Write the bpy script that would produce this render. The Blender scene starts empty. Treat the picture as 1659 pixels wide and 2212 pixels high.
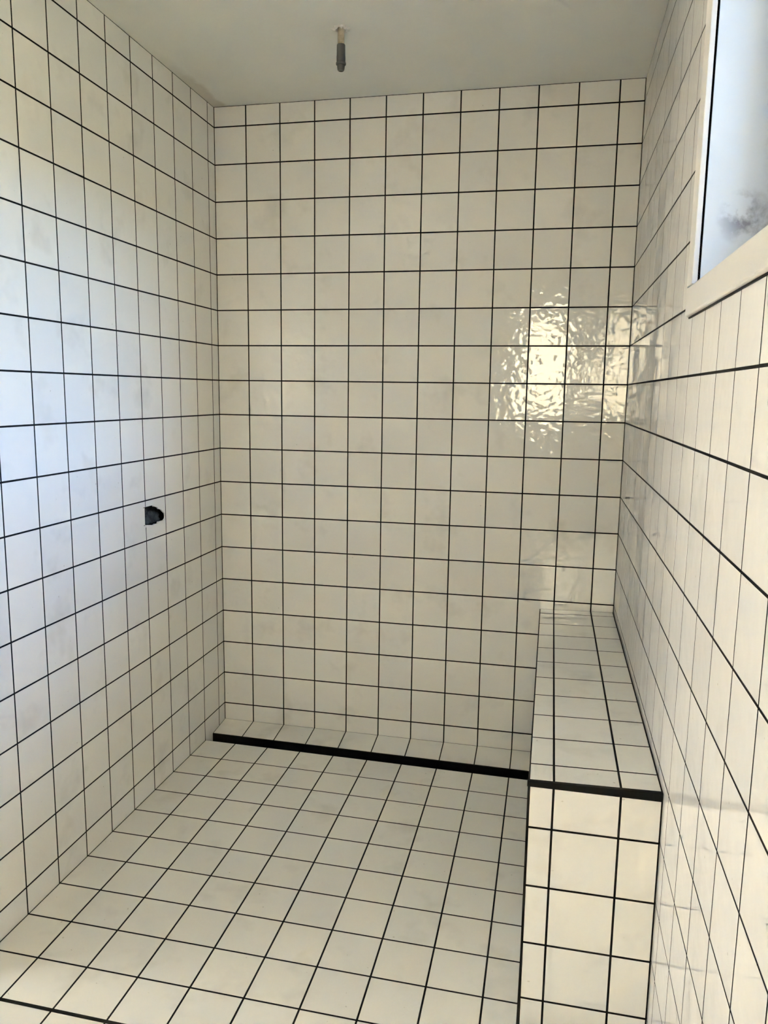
import bpy, bmesh, math, random
from mathutils import Vector, Matrix

random.seed(7)
S = bpy.context.scene
COL = S.collection
U = 0.15                      # tile pitch in metres; most coordinates below are in tile pitches

# ------------------------------------------------------------------ camera
cam = bpy.data.cameras.new('camera')
cam.sensor_fit = 'HORIZONTAL'; cam.sensor_width = 36.0
cam.lens = 1660.2 / 1659 * 36.0
cam.clip_start = 0.02
cam_o = bpy.data.objects.new('camera', cam); COL.objects.link(cam_o)
cam_o.location = (9.6671 * U, -21.4326 * U, 10.3103 * U)
cam_o.rotation_euler = (math.radians(81.1928), math.radians(-0.799), math.radians(12.3018))
S.camera = cam_o

# ------------------------------------------------------------------ world, sun, exposure
SUN_EL, SUN_STR, SKY_STR = 48.0, 14.0, 0.435
w = bpy.data.worlds.new('sky'); S.world = w; w.use_nodes = True
nt = w.node_tree; nt.nodes.clear()
out = nt.nodes.new('ShaderNodeOutputWorld'); bg = nt.nodes.new('ShaderNodeBackground')
sky = nt.nodes.new('ShaderNodeTexSky'); sky.sky_type = 'NISHITA'; sky.sun_disc = False
sky.sun_elevation = math.radians(SUN_EL); sky.sun_rotation = math.radians(-30)
sky.air_density = 1.0; sky.dust_density = 0.6; sky.ozone_density = 1.0
tint = nt.nodes.new('ShaderNodeMixRGB'); tint.blend_type = 'MULTIPLY'; tint.inputs[0].default_value = 1.0; tint.inputs[2].default_value = (0.93, 0.98, 1.12, 1)
nt.links.new(sky.outputs[0], tint.inputs[1]); nt.links.new(tint.outputs[0], bg.inputs[0]); bg.inputs[1].default_value = SKY_STR
nt.links.new(bg.outputs[0], out.inputs[0])

sd = bpy.data.lights.new('sun', 'SUN'); sd.energy = SUN_STR; sd.angle = math.radians(0.6); sd.color = (1.0, 0.91, 0.77)
so = bpy.data.objects.new('sun', sd); COL.objects.link(so)
so.rotation_euler = Vector((math.cos(math.radians(SUN_EL)) * 0.50, -math.cos(math.radians(SUN_EL)) * 0.866, -math.sin(math.radians(SUN_EL)))).to_track_quat('-Z', 'Y').to_euler()
so.location = (-6, 0, 8)

vs = S.view_settings
vs.view_transform = 'Standard'; vs.look = 'None'; vs.gamma = 1.0; vs.use_curve_mapping = False
vs.exposure = 4.37
S.cycles.max_bounces = 7; S.cycles.diffuse_bounces = 6; S.cycles.glossy_bounces = 4
S.cycles.use_adaptive_sampling = True; S.cycles.adaptive_threshold = 0.08; S.cycles.adaptive_min_samples = 16
S.cycles.transparent_max_bounces = 12

# ------------------------------------------------------------------ measured room (tile pitches)
A1 = 0.9502       # first full joint of the end wall
W = 11.5583       # right wall
H = 18.1512       # ceiling
ZB = 0.6118       # lowest horizontal joint above the floor
D0 = 0.4262       # first vertical joint of the side walls
DR1, DR2 = 0.9004, 1.4262          # drain slot
BX, BZ, BL = 9.5616, 4.3661, 10.0238
LEND = 10.95      # end of the left wall
KJ = 11.4262      # wider threshold joint in the floor
REND = 17.4262    # end of the tiling on the right wall
XL, YF = -16.0, -32.0               # the bathroom behind the camera
J = 0.0046 / U    # joint width
def kz(i): return ZB + 18 - i
def floor_z(x, y):
    fl = lambda x, y: -0.0073 * x - 0.0048 * y
    if y > -DR1:
        t = -y / DR1
        return (1 - t) * 0.0927 + t * fl(x, -DR1)
    return fl(x, y)
def bench_z(x, y): return BZ + 0.0216 * (x - BX) - 0.0015 * y

# ------------------------------------------------------------------ materials
def new_mat(name):
    m = bpy.data.materials.new(name); m.use_nodes = True
    n = m.node_tree; b = n.nodes['Principled BSDF']
    return m, n, b
def N(n, t, **kw):
    o = n.nodes.new(t)
    for k, v in kw.items():
        if hasattr(o, k): setattr(o, k, v)
        else: o.inputs[k].default_value = v
    return o
def ramp(n, stops):
    r = n.nodes.new('ShaderNodeValToRGB')
    e = r.color_ramp.elements
    while len(e) < len(stops): e.new(0.5)
    for k, (p, c) in enumerate(stops):
        e[k].position = p; e[k].color = (*c, 1)
    return r

def tile_material(name, base, rough, wave, ripple=26.0):
    m, n, b = new_mat(name); L = n.links.new
    info = N(n, 'ShaderNodeObjectInfo'); tc = N(n, 'ShaderNodeTexCoord'); geo = N(n, 'ShaderNodeNewGeometry')
    # slight batch variation from tile to tile
    v = ramp(n, [(0, tuple(c * 0.965 for c in base)), (0.5, base), (1, (min(base[0] * 1.02, 1), base[1] * 1.01, base[2] * 0.985))])
    L(info.outputs['Random'], v.inputs[0])
    # grout haze wiped over the faces
    st = N(n, 'ShaderNodeTexNoise', Scale=5.5, Detail=3.0, Roughness=0.62)
    L(geo.outputs['Position'], st.inputs['Vector'])
    sr = ramp(n, [(0.56, (1, 1, 1)), (0.74, (0.88, 0.875, 0.865))]); L(st.outputs[0], sr.inputs[0])
    mx = N(n, 'ShaderNodeMixRGB', blend_type='MULTIPLY'); mx.inputs[0].default_value = 1.0
    L(v.outputs[0], mx.inputs[1]); L(sr.outputs[0], mx.inputs[2])
    # dust specks
    sp = N(n, 'ShaderNodeTexNoise', Scale=90.0, Detail=0.0); L(geo.outputs['Position'], sp.inputs['Vector'])
    spr = ramp(n, [(0.86, (1, 1, 1)), (0.89, (0.72, 0.70, 0.66))]); L(sp.outputs[0], spr.inputs[0])
    mx2 = N(n, 'ShaderNodeMixRGB', blend_type='MULTIPLY'); mx2.inputs[0].default_value = 0.8
    L(mx.outputs[0], mx2.inputs[1]); L(spr.outputs[0], mx2.inputs[2])
    L(mx2.outputs[0], b.inputs['Base Color'])
    # hand-poured glaze: every tile has its own ripples
    cmb = N(n, 'ShaderNodeCombineXYZ')
    mul = N(n, 'ShaderNodeMath', operation='MULTIPLY'); mul.inputs[1].default_value = 37.0
    L(info.outputs['Random'], mul.inputs[0])
    for k in range(3): L(mul.outputs[0], cmb.inputs[k])
    add = N(n, 'ShaderNodeVectorMath', operation='ADD')
    L(tc.outputs['Object'], add.inputs[0]); L(cmb.outputs[0], add.inputs[1])
    n1 = N(n, 'ShaderNodeTexNoise', Scale=ripple, Detail=1.0, Roughness=0.45); L(add.outputs[0], n1.inputs['Vector'])
    bp1 = N(n, 'ShaderNodeBump', Strength=1.0, Distance=0.00050 * wave); L(n1.outputs[0], bp1.inputs['Height'])
    # each tile sits a hair out of plane
    wn = N(n, 'ShaderNodeTexWhiteNoise', noise_dimensions='1D'); L(mul.outputs[0], wn.inputs['W'])
    sb = N(n, 'ShaderNodeVectorMath', operation='SUBTRACT'); sb.inputs[1].default_value = (0.5, 0.5, 0.5); L(wn.outputs['Color'], sb.inputs[0])
    sc_ = N(n, 'ShaderNodeVectorMath', operation='SCALE'); sc_.inputs['Scale'].default_value = 0.014 * wave; L(sb.outputs[0], sc_.inputs[0])
    an = N(n, 'ShaderNodeVectorMath', operation='ADD'); L(geo.outputs['Normal'], an.inputs[0]); L(sc_.outputs[0], an.inputs[1])
    nn = N(n, 'ShaderNodeVectorMath', operation='NORMALIZE'); L(an.outputs[0], nn.inputs[0])
    L(nn.outputs[0], bp1.inputs['Normal']); L(bp1.outputs[0], b.inputs['Normal'])
    b.inputs['Roughness'].default_value = rough
    b.inputs['IOR'].default_value = 1.5
    return m

M = {}
M['tile'] = tile_material('glazed_wall_tile', (0.80, 0.79, 0.76), 0.03, 0.7)
M['tile_back'] = tile_material('glazed_end_wall_tile', (0.79, 0.778, 0.745), 0.035, 2.3, 36.0)
M['floor_tile'] = tile_material('floor_tile', (0.78, 0.765, 0.72), 0.24, 0.5)

def noise_mat(name, c0, c1, scale, rough, bump=0.0, bscale=None, metallic=0.0, lo=0.35, hi=0.65, spec=0.5):
    m, n, b = new_mat(name); L = n.links.new
    tc = N(n, 'ShaderNodeNewGeometry')
    t = N(n, 'ShaderNodeTexNoise', Scale=scale, Detail=5.0, Roughness=0.6); L(tc.outputs['Position'], t.inputs['Vector'])
    r = ramp(n, [(lo, c0), (hi, c1)]); L(t.outputs[0], r.inputs[0]); L(r.outputs[0], b.inputs['Base Color'])
    b.inputs['Roughness'].default_value = rough; b.inputs['Metallic'].default_value = metallic
    b.inputs['Specular IOR Level'].default_value = spec
    if bump:
        t2 = N(n, 'ShaderNodeTexNoise', Scale=bscale or scale * 4, Detail=6.0, Roughness=0.6); L(tc.outputs['Position'], t2.inputs['Vector'])
        bp = N(n, 'ShaderNodeBump', Strength=1.0, Distance=bump); L(t2.outputs[0], bp.inputs['Height']); L(bp.outputs[0], b.inputs['Normal'])
    return m
M['grout'] = noise_mat('black_grout', (0.004, 0.0037, 0.0033), (0.012, 0.011, 0.009), 14, 0.85, 0.0004, 300, spec=0.2)
M['plaster'] = noise_mat('ceiling_paint', (0.79, 0.80, 0.75), (0.82, 0.83, 0.78), 2.2, 0.8, 0.0004, 60, spec=0.2)
def ceiling_smear(m):
    # a dried brown wipe of adhesive beside the left corner
    n = m.node_tree; L = n.links.new; b = n.nodes['Principled BSDF']
    src = b.inputs['Base Color'].links[0].from_socket
    g = N(n, 'ShaderNodeNewGeometry'); sp = N(n, 'ShaderNodeSeparateXYZ'); L(g.outputs['Position'], sp.inputs[0])
    t = N(n, 'ShaderNodeTexNoise', Scale=9.0, Detail=4.0, Roughness=0.6); L(g.outputs['Position'], t.inputs['Vector'])
    a = N(n, 'ShaderNodeMath', operation='MULTIPLY_ADD'); a.inputs[1].default_value = 0.10; a.inputs[2].default_value = -0.004; L(t.outputs[0], a.inputs[0])
    d = N(n, 'ShaderNodeMath', operation='SUBTRACT'); L(a.outputs[0], d.inputs[0]); L(sp.outputs[0], d.inputs[1])
    r1 = N(n, 'ShaderNodeMapRange'); r1.inputs[1].default_value = -0.012; r1.inputs[2].default_value = 0.012; L(d.outputs[0], r1.inputs[0])
    r2 = N(n, 'ShaderNodeMapRange'); r2.inputs[1].default_value = -0.55; r2.inputs[2].default_value = -0.25; L(sp.outputs[1], r2.inputs[0])
    k = N(n, 'ShaderNodeMath', operation='MULTIPLY'); L(r1.outputs[0], k.inputs[0]); L(r2.outputs[0], k.inputs[1])
    k2 = N(n, 'ShaderNodeMath', operation='MULTIPLY'); k2.inputs[1].default_value = 0.45; L(k.outputs[0], k2.inputs[0])
    mx = N(n, 'ShaderNodeMixRGB'); L(k2.outputs[0], mx.inputs[0]); L(src, mx.inputs[1]); mx.inputs[2].default_value = (0.50, 0.46, 0.37, 1)
    L(mx.outputs[0], b.inputs['Base Color'])
ceiling_smear(M['plaster'])
M['paint'] = noise_mat('wall_paint', (0.78, 0.76, 0.70), (0.81, 0.79, 0.74), 2.0, 0.75, 0.0003, 80, spec=0.2)
M['oak'] = noise_mat('oak_floor', (0.42, 0.30, 0.17), (0.52, 0.38, 0.23), 3.0, 0.5, 0.0003, 90)
M['wood_white'] = noise_mat('white_painted_wood', (0.62, 0.605, 0.57), (0.65, 0.635, 0.60), 3.0, 0.42, 0.00012, 40)
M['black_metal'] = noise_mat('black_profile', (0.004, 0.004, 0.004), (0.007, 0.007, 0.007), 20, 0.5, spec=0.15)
M['drain'] = noise_mat('black_drain', (0.003, 0.003, 0.003), (0.006, 0.006, 0.006), 20, 0.7, spec=0.1)
M['sash'] = noise_mat('dark_sash', (0.03, 0.035, 0.04), (0.04, 0.045, 0.05), 8, 0.4)
M['mortar'] = noise_mat('dark_mortar', (0.022, 0.026, 0.030), (0.06, 0.066, 0.072), 45, 0.85, 0.003, 70, spec=0.25)
M['plastic'] = noise_mat('grey_plastic', (0.085, 0.083, 0.075), (0.105, 0.10, 0.092), 30, 0.45)
M['copper'] = noise_mat('dull_copper', (0.33, 0.25, 0.13), (0.74, 0.68, 0.56), 16, 0.38, metallic=0.4)
M['chip'] = noise_mat('broken_plaster', (0.70, 0.66, 0.60), (0.90, 0.89, 0.86), 60, 0.9, 0.001, 200)
M['cavity'] = noise_mat('dark_cavity', (0.02, 0.018, 0.015), (0.05, 0.045, 0.04), 40, 0.9)
M['lawn'] = noise_mat('lawn', (0.028, 0.034, 0.022), (0.045, 0.052, 0.033), 3, 0.9)
M['render_wall'] = noise_mat('backdrop_render', (0.34, 0.285, 0.19), (0.38, 0.32, 0.22), 1.2, 0.9)
M['cream_render'] = noise_mat('cream_render', (0.72, 0.655, 0.54), (0.77, 0.705, 0.59), 1.2, 0.9)
M['terrace'] = noise_mat('terrace', (0.58, 0.51, 0.41), (0.66, 0.585, 0.48), 1.5, 0.9)

def glass_mat():
    m = bpy.data.materials.new('window_glass'); m.use_nodes = True
    n = m.node_tree; n.nodes.clear(); L = n.links.new
    o = N(n, 'ShaderNodeOutputMaterial'); mix = N(n, 'ShaderNodeMixShader')
    tr = N(n, 'ShaderNodeBsdfTransparent'); gl = N(n, 'ShaderNodeBsdfGlossy'); gl.inputs['Roughness'].default_value = 0.02
    tr.inputs[0].default_value = (0.95, 0.97, 0.96, 1)
    fr = N(n, 'ShaderNodeFresnel'); fr.inputs[0].default_value = 1.45
    L(fr.outputs[0], mix.inputs[0]); L(tr.outputs[0], mix.inputs[1]); L(gl.outputs[0], mix.inputs[2]); L(mix.outputs[0], o.inputs[0])
    return m
M['glass'] = glass_mat()

# window jamb: painted board with a grey hand smudge low down
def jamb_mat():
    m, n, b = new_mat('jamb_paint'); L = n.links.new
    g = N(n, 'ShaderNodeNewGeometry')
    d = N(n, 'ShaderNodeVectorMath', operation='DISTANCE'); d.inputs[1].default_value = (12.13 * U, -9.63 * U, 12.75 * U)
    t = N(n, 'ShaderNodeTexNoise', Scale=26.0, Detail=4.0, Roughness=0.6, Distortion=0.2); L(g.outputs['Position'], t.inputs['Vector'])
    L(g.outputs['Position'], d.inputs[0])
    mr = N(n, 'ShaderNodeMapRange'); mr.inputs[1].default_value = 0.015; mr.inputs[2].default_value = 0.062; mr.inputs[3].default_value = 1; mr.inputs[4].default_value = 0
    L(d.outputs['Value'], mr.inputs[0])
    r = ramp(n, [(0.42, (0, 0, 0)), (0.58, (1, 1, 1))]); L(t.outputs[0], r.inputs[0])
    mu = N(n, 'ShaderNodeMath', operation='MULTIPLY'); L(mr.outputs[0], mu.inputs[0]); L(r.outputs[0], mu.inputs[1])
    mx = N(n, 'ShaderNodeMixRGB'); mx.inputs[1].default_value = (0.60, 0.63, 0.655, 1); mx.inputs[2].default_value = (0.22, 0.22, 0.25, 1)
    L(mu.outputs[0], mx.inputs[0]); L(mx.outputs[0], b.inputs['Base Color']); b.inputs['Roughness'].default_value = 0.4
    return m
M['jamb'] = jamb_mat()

# ------------------------------------------------------------------ helpers
def add_box(bm, lo, hi):
    v = [bm.verts.new((x * U, y * U, z * U)) for z in (lo[2], hi[2]) for y in (lo[1], hi[1]) for x in (lo[0], hi[0])]
    for f in ((0, 2, 3, 1), (4, 5, 7, 6), (0, 1, 5, 4), (2, 6, 7, 3), (0, 4, 6, 2), (1, 3, 7, 5)):
        bm.faces.new([v[i] for i in f])
def link(name, bm, mat, parent=None, smooth=False):
    me = bpy.data.meshes.new(name); bm.normal_update(); bm.to_mesh(me); bm.free()
    me.materials.append(mat)
    if smooth:
        for p in me.polygons: p.use_smooth = True
    o = bpy.data.objects.new(name, me); COL.objects.link(o)
    if parent: o.parent = parent
    return o
def boxes(name, lst, mat, parent=None, bevel=0):
    bm = bmesh.new()
    for lo, hi in lst: add_box(bm, lo, hi)
    if bevel:
        bmesh.ops.bevel(bm, geom=bm.edges[:], offset=bevel * U, segments=3, affect='EDGES', profile=0.5)
    return link(name, bm, mat, parent)
def around(ax, a0, a1, rect, hole):
    """boxes of a slab whose thickness runs along axis ax from a0 to a1, around a rectangular hole"""
    u0, u1, v0, v1 = rect; h0, h1, g0, g1 = hole
    res = []
    for (p0, p1, q0, q1) in ((u0, h0, v0, v1), (h1, u1, v0, v1), (h0, h1, v0, g0), (h0, h1, g1, v1)):
        if p1 - p0 < 1e-6 or q1 - q0 < 1e-6: continue
        lo, hi = [0, 0, 0], [0, 0, 0]
        o = [i for i in range(3) if i != ax]
        lo[ax], hi[ax] = a0, a1; lo[o[0]], hi[o[0]] = p0, p1; lo[o[1]], hi[o[1]] = q0, q1
        res.append((lo, hi))
    return res
def struct(o, label, cat):
    o['kind'] = 'structure'; o['label'] = label; o['category'] = cat
    return o
def thing(name, label, cat, loc):
    o = bpy.data.objects.new(name, None); COL.objects.link(o); o.empty_display_size = 0.05
    o.location = Vector(loc) * U; o['label'] = label; o['category'] = cat
    return o
def adopt(o, parent):
    o.parent = parent; o.matrix_parent_inverse = Matrix.Translation(-parent.location)
    return o

TH = 0.006; PROUD = 0.0003
_cache = {}
def tile_mesh(wm, hm, mat):
    key = (round(wm, 4), round(hm, 4), mat.name)
    if key in _cache: return _cache[key]
    a, b = wm / 2, hm / 2
    rings = [(0.0, -TH), (0.0, -0.0006), (0.0004, -0.0002), (0.0014, 0.0)]
    vs_ = []
    for ins, z in rings:
        vs_ += [(-a + ins, -b + ins, z), (a - ins, -b + ins, z), (a - ins, b - ins, z), (-a + ins, b - ins, z)]
    fs = []
    for r in range(len(rings) - 1):
        for i in range(4):
            j = (i + 1) % 4
            fs.append((r * 4 + i, r * 4 + j, r * 4 + 4 + j, r * 4 + 4 + i))
    t = (len(rings) - 1) * 4
    fs.append((t, t + 1, t + 2, t + 3))
    me = bpy.data.meshes.new('tile'); me.from_pydata(vs_, [], fs); me.update(); me.materials.append(mat)
    _cache[key] = me
    return me
def put_tile(parent, centre, eu, ev, wu, hv, mat, tilt=0.03, name='tile', me=None, inv=None):
    """centre in pitches on the finished face, eu/ev unit vectors in the face"""
    en = eu.cross(ev).normalized()
    me = me or tile_mesh(wu * U, hv * U, mat)
    o = bpy.data.objects.new(name, me); COL.objects.link(o)
    R = Matrix((eu, ev, en)).transposed().to_4x4()
    k = min(1.0, 1.0 / max(wu, hv, 0.05))
    t = Matrix.Rotation(math.radians(random.gauss(0, tilt) * k), 4, 'X') @ Matrix.Rotation(math.radians(random.gauss(0, tilt) * k), 4, 'Y')
    o.parent = parent
    if inv is not None: o.matrix_parent_inverse = inv
    o.matrix_basis = Matrix.Translation(Vector(centre) * U + en * random.uniform(-0.00006, 0.00006)) @ R @ t
    return o
def cells(lines):
    return [(lines[i], lines[i + 1]) for i in range(len(lines) - 1)]
X1, Y1, Z1 = Vector((1, 0, 0)), Vector((0, 1, 0)), Vector((0, 0, 1))
G = PROUD / U       # grout lies this far behind the finished face

# joint lines
cols = [0] + [A1 + i for i in range(11)] + [W]
rows = [-0.12] + [ZB + i for i in range(18)] + [H]
depth = [0] + [D0 + i for i in range(18)]

# ------------------------------------------------------------------ the setting
# end wall
wb = struct(boxes('wall_back', [((-0.9, G, -0.8), (W + 1.7, 1.2, H + 0.2))], M['grout']),
            'end wall of the shower in square cream tiles with black joints', 'wall')
for (u0, u1) in cells(cols):
    for (v0, v1) in cells(rows):
        if u0 > BX and v1 < BZ - 0.3: continue           # behind the bench
        lo = v0; hi = v1
        a, b = u0 + J / 2, u1 - J / 2
        c, d = lo + J / 2, hi - J / 2
        if u0 == 0: a = 0.012
        if u1 == W: b = W - 0.012
        if v1 == H: d = H - 0.012
        put_tile(wb, ((a + b) / 2, 0, (c + d) / 2), X1, Z1, b - a, d - c, M['tile_back'])

# left wall, with the rough cut-out for a mixer
HOLE = [(-4.482, 7.453), (-4.412, 7.46), (-4.044, 7.456), (-4.03, 7.417), (-3.879, 7.384), (-3.812, 7.352), (-3.791, 7.32),
        (-3.665, 7.29), (-3.458, 7.15), (-3.446, 7.081), (-3.458, 7.026), (-3.525, 6.989), (-3.811, 6.997), (-3.848, 6.954),
        (-3.928, 6.959), (-3.996, 6.967), (-4.053, 6.95), (-4.4, 7.006), (-4.5, 7.016)]
wl = struct(boxes('wall_left', around(0, -0.9, -G, (-LEND, 0.02, -0.8, H + 0.2), (-4.475, -3.432, 6.945, 7.468)), M['grout']),
            'left side wall in square white tiles with black joints', 'wall')
def poly_tile(poly, centre, mat, name='tile'):
    """a cut tile on the left wall from a (y, z) outline"""
    bm = bmesh.new()
    f = [bm.verts.new(((y - centre[1]) * U, (z - centre[2]) * U, 0)) for y, z in poly]
    bk = [bm.verts.new(((y - centre[1]) * U, (z - centre[2]) * U, -TH)) for y, z in poly]
    bm.faces.new(f); n_ = len(poly)
    for i in range(n_): bm.faces.new((f[i], bk[i], bk[(i + 1) % n_], f[(i + 1) % n_]))
    bmesh.ops.recalc_face_normals(bm, faces=bm.faces[:])
    me = bpy.data.meshes.new('tile'); bm.to_mesh(me); bm.free(); me.materials.append(mat)
    return me
for (k0, k1) in cells([d for d in depth if d < LEND] + [LEND]):
    for (v0, v1) in cells(rows):
        a, b = -k1 + J / 2, -k0 - J / 2
        if k0 == 0: b = -0.012
        c, d = v0 + J / 2, v1 - J / 2
        if v0 < 0: c = -0.42 if k0 < DR2 - 0.5 else -0.10
        if v1 == H: d = H - 0.012
        ctr = (0, (a + b) / 2, (c + d) / 2)
        if abs(k0 - (D0 + 3)) < 1e-3 and v0 < 7.2 < v1:
            inner = [q for q in HOLE if q[0] > a]
            poly = [(a, inner[0][1])] + inner + [(a, inner[-1][1]), (a, c), (b, c), (b, d), (a, d)]
            put_tile(wl, ctr, Y1, Z1, b - a, d - c, M['tile'], me=poly_tile(poly, ctr, M['tile']), tilt=0)
            continue
        if abs(k0 - (D0 + 4)) < 1e-3 and v0 < 7.2 < v1:
            e = -4.47
            poly = [(a, c), (b, c), (b, 7.005), (e - .05, 7.0), (e - .06, 7.015), (e, 7.018), (e, 7.448), (e - .07, 7.44), (e - .06, 7.455), (b, 7.462), (b, d), (a, d)]
            put_tile(wl, ctr, Y1, Z1, b - a, d - c, M['tile'], me=poly_tile(poly, ctr, M['tile']), tilt=0)
            continue
        put_tile(wl, ctr, Y1, Z1, b - a, d - c, M['tile'])
boxes('end_lining', [((-0.9, -LEND - 0.1, -0.3), (0.0, -LEND, H))], M['paint'], wl)
# the dark recess behind the cut-out
bm = bmesh.new()
ny, nz = 14, 9
grid = [[bm.verts.new(((-0.16 - 0.10 * random.random() - (0.10 if 2 < i < 11 and 1 < j < 7 else 0)) * U,
                       (-4.478 + 1.046 * i / ny) * U, (6.942 + 0.529 * j / nz) * U)) for j in range(nz + 1)] for i in range(ny + 1)]
for i in range(ny):
    for j in range(nz): bm.faces.new((grid[i][j], grid[i + 1][j], grid[i + 1][j + 1], grid[i][j + 1]))
rim = [grid[i][0] for i in range(ny + 1)] + [grid[ny][j] for j in range(1, nz + 1)] + [grid[i][nz] for i in range(ny - 1, -1, -1)] + [grid[0][j] for j in range(nz - 1, 0, -1)]
fr = [bm.verts.new((-0.02 * U, v.co.y, v.co.z)) for v in rim]
for i in range(len(rim)):
    j = (i + 1) % len(rim); bm.faces.new((rim[i], fr[i], fr[j], rim[j]))
rc = link('mixer_recess', bm, M['mortar'], wl, True); rc['label'] = 'ragged dark hole cut through the tiles'

# right wall with the window opening
WY0, WY1, WZ0, WZ1 = -15.72, -9.63, 11.88, 16.90          # clear opening
CW = 0.42                                                 # casing width
wr = struct(boxes('wall_right', around(0, W + G, W + 1.7, (YF - 0.9, 0.02, -0.8, H + 0.2), (WY0, WY1, WZ0, WZ1)), M['grout']),
            'right side wall in glossy cream tiles with black joints around the window', 'wall')
for (k0, k1) in cells([d for d in depth if d <= REND + 1e-6]):
    for (v0, v1) in cells(rows):
        a, b = -k1 + J / 2, -k0 - J / 2
        if k0 == 0: b = -0.012
        c, d = v0 + J / 2, v1 - J / 2
        if v1 == H: d = H - 0.012
        if k1 < BL - 0.3 and v1 < BZ - 0.3: continue       # behind the bench
        # tiles run under the window casing and stop at the opening
        if b < WY1 + 0.35 and a > WY0 - 0.35 and c > WZ0 - 0.40 and d < WZ1 + 0.40: continue
        if a < WY0 < b and c > WZ0 - 0.40 and d < WZ1 + 0.40: b = WY0 - 0.1
        if d > WZ1 > c and b < WY1 + 0.1 and a > WY0 - 0.9: c = WZ1 + 0.1
        put_tile(wr, (W, (a + b) / 2, (c + d) / 2), -Y1, Z1, b - a, d - c, M['tile'])
# plain painted lining of the right wall beyond the tiling
pl = boxes('plaster_lining', [((W - 0.02, YF, -0.1), (W + G + 0.02, -REND - 0.02, H))], M['paint'], wr)

# floor with the slot for the drain
bm = bmesh.new()
def floor_piece(x0, x1, y0, y1, steps=1):
    top = {}
    for i, x in enumerate((x0, x1)):
        for j, y in enumerate((y0, y1)):
            yy = y if not (abs(y + DR1) < 1e-6) else y + 1e-6
            z = floor_z(x, yy) - G - (0.008 if y0 > -DR1 - 1e-6 else 0)
            top[i, j] = (bm.verts.new((x * U, y * U, z * U)), bm.verts.new((x * U, y * U, -0.8 * U)))
    q = [top[0, 0], top[1, 0], top[1, 1], top[0, 1]]
    bm.faces.new([v[0] for v in q]); bm.faces.new([v[1] for v in reversed(q)])
    for i in range(4):
        a, b = q[i], q[(i + 1) % 4]; bm.faces.new((a[0], a[1], b[1], b[0]))
for (_a, _b) in cells(cols): floor_piece(_a, _b, -DR1, 0.0)
FEND = D0 + 15
floor_piece(0.0, W, -FEND, -DR2)
bmesh.ops.recalc_face_normals(bm, faces=bm.faces[:])
fl = struct(link('floor', bm, M['grout']), 'shower floor of square matt cream tiles with black joints', 'floor')
def grad(f, x, y):
    e = 1e-3
    zx = (f(x + e, y) - f(x - e, y)) / (2 * e); zy = (f(x, y + e) - f(x, y - e)) / (2 * e)
    n = Vector((-zx, -zy, 1)).normalized()
    eu = Vector((1, 0, zx)).normalized(); ev = n.cross(eu).normalized()
    return eu, ev
frows = [(0, DR1)] + cells([D0 + 1 + i for i in range(15)])
for (k0, k1) in frows:
    for (u0, u1) in cells(cols):
        a, b = u0 + J / 2, u1 - J / 2
        if u0 == 0: a = 0.02
        if u1 == W: b = W - 0.02
        if k0 < BL - 0.02:
            if a > BX - 0.05: continue
            if b > BX: b = BX - 0.02
        c, d = -k1 + J / 2, -k0 - J / 2
        if k0 == 0: d = -0.02; c = -DR1 + 0.006
        if abs(k0 - DR2) < 1e-3: d = -DR2 - 0.006
        if abs(k1 - KJ) < 1e-3: c = -k1 + 0.034         # wider threshold joint
        if abs(k0 - KJ) < 1e-3: d = -k0 - 0.034
        if k0 < BL < k1 and u1 > BX + 0.1: pass
        x, y = (a + b) / 2, (c + d) / 2
        eu, ev = grad(floor_z, x, y)
        put_tile(fl, (x, y, floor_z(x, y)), eu, ev, b - a, d - c, M['floor_tile'], tilt=0.02)

# ceiling with the small broken hole for the pipe
PX, PY = 4.775, -3.90
struct(boxes('ceiling', around(2, H, H + 1.0, (XL - 0.9, W + 1.7, YF - 0.9, 1.2), (PX - 0.15, PX + 0.15, PY - 0.15, PY + 0.15)), M['plaster']),
       'plain painted grey-white ceiling above the shower', 'ceiling')

cl = bpy.data.objects['ceiling']
boxes('cavity', [((PX - 0.3, PY - 0.3, H + 0.9), (PX + 0.3, PY + 0.3, H + 1.1))], M['cavity'], cl)
# the bathroom behind the camera
struct(boxes('floor_bathroom', [((XL, YF, -0.8), (0.0, -LEND, 0.05)), ((0.0, YF, -0.8), (W, -FEND, 0.05))], M['oak']),
       'wooden bathroom floor behind the camera', 'floor')
struct(boxes('wall_partition', [((XL - 0.9, -LEND - 0.1, -0.8), (-0.9, -LEND + 0.9, H + 0.2))], M['paint']),
       'painted bathroom wall beside the shower opening', 'wall')
DY0, DY1, DZ1 = -20.6, -11.8, 14.5
struct(boxes('wall_far_left', around(0, XL - 1.5, XL, (YF - 0.9, -LEND, -0.8, H + 0.2), (DY0, DY1, 0.05, DZ1)), M['paint']),
       'painted bathroom wall with a glazed terrace door', 'wall')
FX0, FX1, FZ0, FZ1 = 7.6, 11.45, 9.0, 15.0
struct(boxes('wall_front', around(1, YF - 1.5, YF, (XL - 0.9, W + 1.7, -0.8, H + 0.2), (FX0, FX1, FZ0, FZ1)), M['paint']),
       'painted bathroom wall behind the camera with a window', 'wall')
struct(boxes('ground', [((-260, -260, -3.2), (260, 260, -2.6))], M['lawn']), 'lawn around the house', 'ground')
struct(boxes('terrace', [((-70, -60, -2.6), (XL - 1.5, 0, -0.1))], M['terrace']), 'unseen pale terrace added to bounce warm light indoors', 'terrace')  # added out of view to throw warm sunlight up through the door
struct(boxes('warm_backdrop', [((-60, -72, -2.6), (90, -66, 62))], M['render_wall']), 'unseen rendered backdrop added for warm light at the rear window', 'backdrop')  # unseen; added so the rear window faces warm wall instead of blue sky
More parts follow.
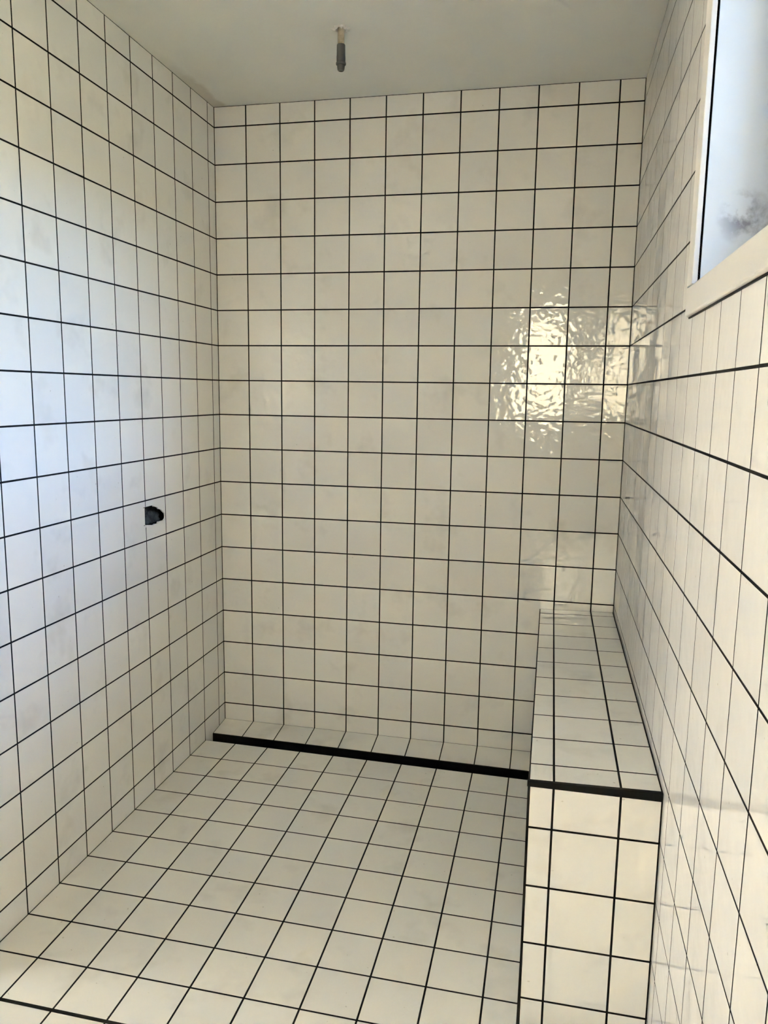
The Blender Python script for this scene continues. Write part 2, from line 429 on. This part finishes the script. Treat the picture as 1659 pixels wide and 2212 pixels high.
struct(boxes('bounce_wall', [((-56, -66, -2.6), (-53, 30, 36))], M['cream_render']), 'unseen tall cream wall added to bounce warm light', 'wall')  # made up beyond view: hides sky from the door, returns warm light
struct(boxes('sky_screen', [((50, -70, -2.6), (58, 40, 22))], M['lawn']), 'unseen added hedge outside the high window', 'sky_screen')  # added blocker out of view, cuts low light reaching the upper left wall
struct(boxes('sky_shade_roof', [((XL - 5.5, -40, 15.6), (XL - 1.5, 0, 16.2))], M['paint']), 'unseen roof added to keep sky light off the terrace door', 'roof')  # unseen, placed only to hold back blue sky light at the door

# ------------------------------------------------------------------ windows and door
win = thing('window_1', 'high white-framed window in the right tiled wall', 'window', (W, (WY0 + WY1) / 2, WZ0)); win['kind'] = 'structure'
FX = W - 0.07                    # front of the casing boards
BKX = 11.596                     # back of the casing boards
def casing(lo, hi, nm='casing', bv=0.012):
    return adopt(boxes(nm, [(lo, hi)], M['wood_white'], bevel=bv), win)
casing((FX, WY0 - CW, WZ0 - CW), (BKX, WY1 + CW, WZ0), 'sill_casing', 0.034)
adopt(boxes('shadow_strip', [((W - 0.022, WY0 - CW + 0.02, WZ0 - CW - 0.022), (W + 0.002, WY1 + CW - 0.03, WZ0 - CW + 0.03))], M['black_metal']), win)  # dark strip standing in for the shadow under the bottom casing
casing((FX, WY0 - CW, WZ1), (BKX, WY1 + CW, WZ1 + CW))
casing((FX, WY1, WZ0 + 0.003), (BKX, WY1 + CW - 0.004, WZ1 - 0.003))
casing((FX, WY0 - CW + 0.004, WZ0 + 0.003), (BKX, WY0, WZ1 - 0.003))
jx0, jx1 = BKX - 0.004, W + 1.62
jm = 0.06
for lo, hi in (((jx0, WY1 - 0.001, WZ0 - jm), (jx1, WY1 + jm, WZ1 + jm)), ((jx0, WY0 - jm, WZ0 - jm), (jx1, WY0 + 0.004, WZ1 + jm)),
               ((jx0, WY0, WZ0 - jm), (jx1, WY1, WZ0 - 0.004)), ((jx0, WY0, WZ1 + 0.004), (jx1, WY1, WZ1 + jm))):
    adopt(boxes('jamb', [(lo, hi)], M['jamb']), win)
def sash(parent, ax, at, th, rect, fw, mull=(), mat=M['sash']):
    u0, u1, v0, v1 = rect
    o = boxes('sash_frame', around(ax, at, at + th, rect, (u0 + fw, u1 - fw, v0 + fw, v1 - fw)), mat)
    adopt(o, parent)
    if mull:
        lst = []
        for m_ in mull:
            lo, hi = [0, 0, 0], [0, 0, 0]; oa = [i for i in range(3) if i != ax]
            lo[ax], hi[ax] = at, at + th; lo[oa[0]], hi[oa[0]] = m_ - fw, m_ + fw; lo[oa[1]], hi[oa[1]] = v0 + fw, v1 - fw
            adopt(boxes('mullion', [(lo, hi)], mat), parent)
    edges = [u0 + fw] + [e for m_ in mull for e in (m_ - fw, m_ + fw)] + [u1 - fw]
    for i in range(0, len(edges), 2):
        lo, hi = [0, 0, 0], [0, 0, 0]; oa = [i_ for i_ in range(3) if i_ != ax]
        lo[ax], hi[ax] = at + th * 0.45, at + th * 0.55
        lo[oa[0]], hi[oa[0]] = edges[i], edges[i + 1]; lo[oa[1]], hi[oa[1]] = v0 + fw, v1 - fw
        adopt(boxes('pane', [(lo, hi)], M['glass']), parent)
sash(win, 0, 12.50, 0.35, (WY0 + 0.004, WY1 - 0.004, WZ0, WZ1), 0.28)

w2 = thing('window_2', 'window in the bathroom wall behind the camera', 'window', ((FX0 + FX1) / 2, YF, FZ0)); w2['kind'] = 'structure'
sash(w2, 1, YF - 0.9, 0.4, (FX0, FX1, FZ0, FZ1), 0.2, mat=M['wood_white'])
d1 = thing('door_1', 'glazed terrace door of the bathroom', 'door', (XL, (DY0 + DY1) / 2, 0.05)); d1['kind'] = 'structure'
sash(d1, 0, XL - 0.9, 0.4, (DY0, DY1, 0.05, DZ1), 0.35, mull=(-16.2,), mat=M['wood_white'])

def portal(name, loc, rot, sx, sy):
    l = bpy.data.lights.new(name, 'AREA'); l.shape = 'RECTANGLE'; l.size = sx * U; l.size_y = sy * U; l.cycles.is_portal = True
    o = bpy.data.objects.new(name, l); COL.objects.link(o); o.location = Vector(loc) * U; o.rotation_euler = rot
H2 = math.pi / 2
portal('portal_window', (W + 1.68, (WY0 + WY1) / 2, (WZ0 + WZ1) / 2), (0, H2, 0), WZ1 - WZ0, WY1 - WY0)
portal('portal_rear', ((FX0 + FX1) / 2, YF - 1.48, (FZ0 + FZ1) / 2), (H2, 0, 0), FX1 - FX0, FZ1 - FZ0)
portal('portal_door', (XL - 1.48, (DY0 + DY1) / 2, DZ1 / 2), (0, -H2, 0), DZ1, DY1 - DY0)

# ------------------------------------------------------------------ bench
bn = thing('shower_bench', 'built-in tiled bench with a black front edge along the right wall', 'bench', ((BX + W) / 2, -BL / 2, 0))
inv = Matrix.Translation(-bn.location)
bm = bmesh.new()
y0, y1 = -BL + G, 0.0
x0, x1 = BX + G, W - 0.004
tv = []
for (x, y) in ((x0, y0), (x1, y0), (x1, y1), (x0, y1)):
    tv.append((bm.verts.new((x * U, y * U, (bench_z(x, y) - G) * U)), bm.verts.new((x * U, y * U, -0.5 * U))))
bm.faces.new([v[0] for v in tv]); bm.faces.new([v[1] for v in reversed(tv)])
for i in range(4):
    a, b = tv[i], tv[(i + 1) % 4]; bm.faces.new((a[0], a[1], b[1], b[0]))
bmesh.ops.recalc_face_normals(bm, faces=bm.faces[:])
adopt(link('core', bm, M['grout']), bn)
bcols = [BX, A1 + 9, A1 + 10, W]
TRD = 0.05          # depth of the edge profile on top
brow = [0] + [D0 + i for i in range(10)] + [BL - TRD]
TRZ = 4.300         # underside of the edge profile
for (u0, u1) in cells(bcols):
    a, b = u0 + J / 2, u1 - J / 2
    if u0 == BX: a = BX + 0.022
    if u1 == W: b = W - 0.024
    for (k0, k1) in cells(brow):
        c, d = -k1 + J / 2, -k0 - J / 2
        if k0 == 0: d = -0.015
        x, y = (a + b) / 2, (c + d) / 2
        eu, ev = grad(bench_z, x, y)
        put_tile(bn, (x, y, bench_z(x, y)), eu, ev, b - a, d - c, M['tile'], tilt=0.02, inv=inv)
    if u0 == BX: a = BX + 0.032
    for (v0, v1) in cells([-0.05, ZB, ZB + 1, ZB + 2, ZB + 3, TRZ]):
        c, d = v0 + J / 2, v1 - (J / 2 if v1 != TRZ else 0.0)
        put_tile(bn, ((a + b) / 2, -BL, (c + d) / 2), X1, Z1, b - a, d - c, M['tile'], tilt=0.02, inv=inv)
for (k0, k1) in cells([0] + [D0 + i for i in range(10)] + [BL - 0.03]):
    for (v0, v1) in cells([-0.4, ZB, ZB + 1, ZB + 2, ZB + 3, BZ - 0.02]):
        a, b = -k1 + J / 2, -k0 - J / 2
        if k0 == 0: b = -0.012
        c, d = v0 + J / 2, v1 - J / 2
        put_tile(bn, (BX, (a + b) / 2, (c + d) / 2), -Y1, Z1, b - a, d - c, M['tile'], inv=inv)
bm = bmesh.new()
ev_ = []
for x in (BX - 0.015, W - 0.012):
    zt = bench_z(x, -BL) + (0.012 if x > BX + 1 else 0.004)
    ev_.append([bm.verts.new((x * U, yy * U, zz * U)) for yy, zz in ((-BL - 0.02, TRZ), (-BL - 0.02, zt - 0.008), (-BL - 0.012, zt), (-BL + TRD, zt), (-BL + TRD, TRZ))])
for i in range(5):
    j = (i + 1) % 5; bm.faces.new((ev_[0][i], ev_[0][j], ev_[1][j], ev_[1][i]))
bm.faces.new(ev_[0][::-1]); bm.faces.new(ev_[1])
bmesh.ops.recalc_face_normals(bm, faces=bm.faces[:])
et = adopt(link('edge_trim', bm, M['black_metal']), bn); et['label'] = 'black front edge profile'
ct = adopt(boxes('corner_trim', [((BX - 0.006, -BL - 0.006, 0.0), (BX + 0.024, -BL + 0.03, TRZ - 0.002))], M['black_metal']), bn)

# ------------------------------------------------------------------ drain
dr = thing('linear_drain', 'long black open drain slot across the floor below the end wall', 'drain', (BX / 2, -(DR1 + DR2) / 2, -0.5))
bm = bmesh.new()
t = 0.025
xs = (0.004, BX - 0.004)
def quadbox(lo, hi): add_box(bm, lo, hi)
quadbox((xs[0], -DR1 - t, -0.48), (xs[1], -DR1 - 0.001, -0.10))
quadbox((xs[0], -DR2 + 0.001, -0.48), (xs[1], -DR2 + t, -0.10))
quadbox((xs[0], -DR2 + t, -0.50), (xs[1], -DR1 - t, -0.45))
adopt(link('trough', bm, M['drain']), dr)
# sloping lip rails that carry the trough up to the floor surface
for y0_, y1_, nm in ((-DR1 - t, -DR1 - 0.001, 'rail'), (-DR2 + 0.001, -DR2 + t * 0.6, 'rail')):
    bm = bmesh.new(); q = []
    for x in xs:
        z = floor_z(x, -DR1 - 0.01 if y0_ > -1.2 else -DR2) - 0.012
        q.append([bm.verts.new((x * U, y * U, zz * U)) for y, zz in ((y0_, -0.101), (y1_, -0.101), (y1_, z), (y0_, z))])
    for i in range(4):
        j = (i + 1) % 4; bm.faces.new((q[0][i], q[0][j], q[1][j], q[1][i]))
    bm.faces.new(q[0][::-1]); bm.faces.new(q[1])
    bmesh.ops.recalc_face_normals(bm, faces=bm.faces[:])
    adopt(link(nm, bm, M['drain']), dr)

# ------------------------------------------------------------------ ceiling pipe
pp = thing('shower_pipe', 'copper pipe stub with grey plastic plug hanging from the ceiling', 'pipe', (PX, PY, H))
def lathe(name, prof, mat, seg=28, smooth=True):
    bm = bmesh.new(); rings = []
    for r, z in prof:
        rings.append([bm.verts.new(((PX + r * math.cos(2 * math.pi * i / seg)) * U, (PY + r * math.sin(2 * math.pi * i / seg)) * U, z * U)) for i in range(seg)])
    for a, b in zip(rings, rings[1:]):
        for i in range(seg):
            j = (i + 1) % seg; bm.faces.new((a[i], a[j], b[j], b[i]))
    bm.faces.new(rings[0][::-1]); bm.faces.new(rings[-1])
    bmesh.ops.recalc_face_normals(bm, faces=bm.faces[:])
    o = adopt(link(name, bm, mat), pp)
    if smooth:
        for p in o.data.polygons: p.use_smooth = len(p.vertices) == 4
        e = o.modifiers.new('edges', 'EDGE_SPLIT'); e.split_angle = math.radians(40)
    return o
zt = lambda v: H - v
lathe('copper_tube', [(0.072, zt(-0.5)), (0.072, zt(0.36))], M['copper'])
lathe('plastic_sleeve', [(0.086, zt(0.33)), (0.092, zt(0.345)), (0.094, zt(0.56)), (0.097, zt(0.57)), (0.097, zt(0.69)), (0.090, zt(0.70))], M['plastic'])
lathe('plug_ring', [(0.100, zt(0.695)), (0.110, zt(0.705)), (0.110, zt(0.735)), (0.100, zt(0.745))], M['plastic'])
lathe('plug', [(0.085, zt(0.74)), (0.082, zt(0.80)), (0.074, zt(0.845)), (0.060, zt(0.865)), (0.040, zt(0.868)), (0.036, zt(0.85)), (0.01, zt(0.85))], M['plastic'])
# ragged plaster lip round the hole
bm = bmesh.new(); seg = 30; inner, mid, outer = [], [], []
rr = random.Random(3)
for i in range(seg):
    a = 2 * math.pi * i / seg
    ri = 0.105 + 0.035 * rr.random(); ro = 0.15 + 0.04 * rr.random() + (0.05 if i in (0, 1, 15, 16, 28) else 0)
    dz = 0.025 + 0.045 * rr.random()
    mk = lambda r, z: bm.verts.new(((PX + r * math.cos(a)) * U, (PY + r * math.sin(a)) * U, z * U))
    inner.append((mk(ri, H + 0.04), mk(ri, H - dz))); mid.append(mk((ri + ro) / 2, H - dz * 0.8)); outer.append(mk(ro, H + 0.004))
for i in range(seg):
    j = (i + 1) % seg
    bm.faces.new((inner[i][0], inner[j][0], inner[j][1], inner[i][1])); bm.faces.new((inner[i][1], inner[j][1], mid[j], mid[i])); bm.faces.new((mid[i], mid[j], outer[j], outer[i]))
bmesh.ops.recalc_face_normals(bm, faces=bm.faces[:])
pr = adopt(link('plaster_lip', bm, M['chip']), pp); pr['label'] = 'chipped white plaster around the pipe'
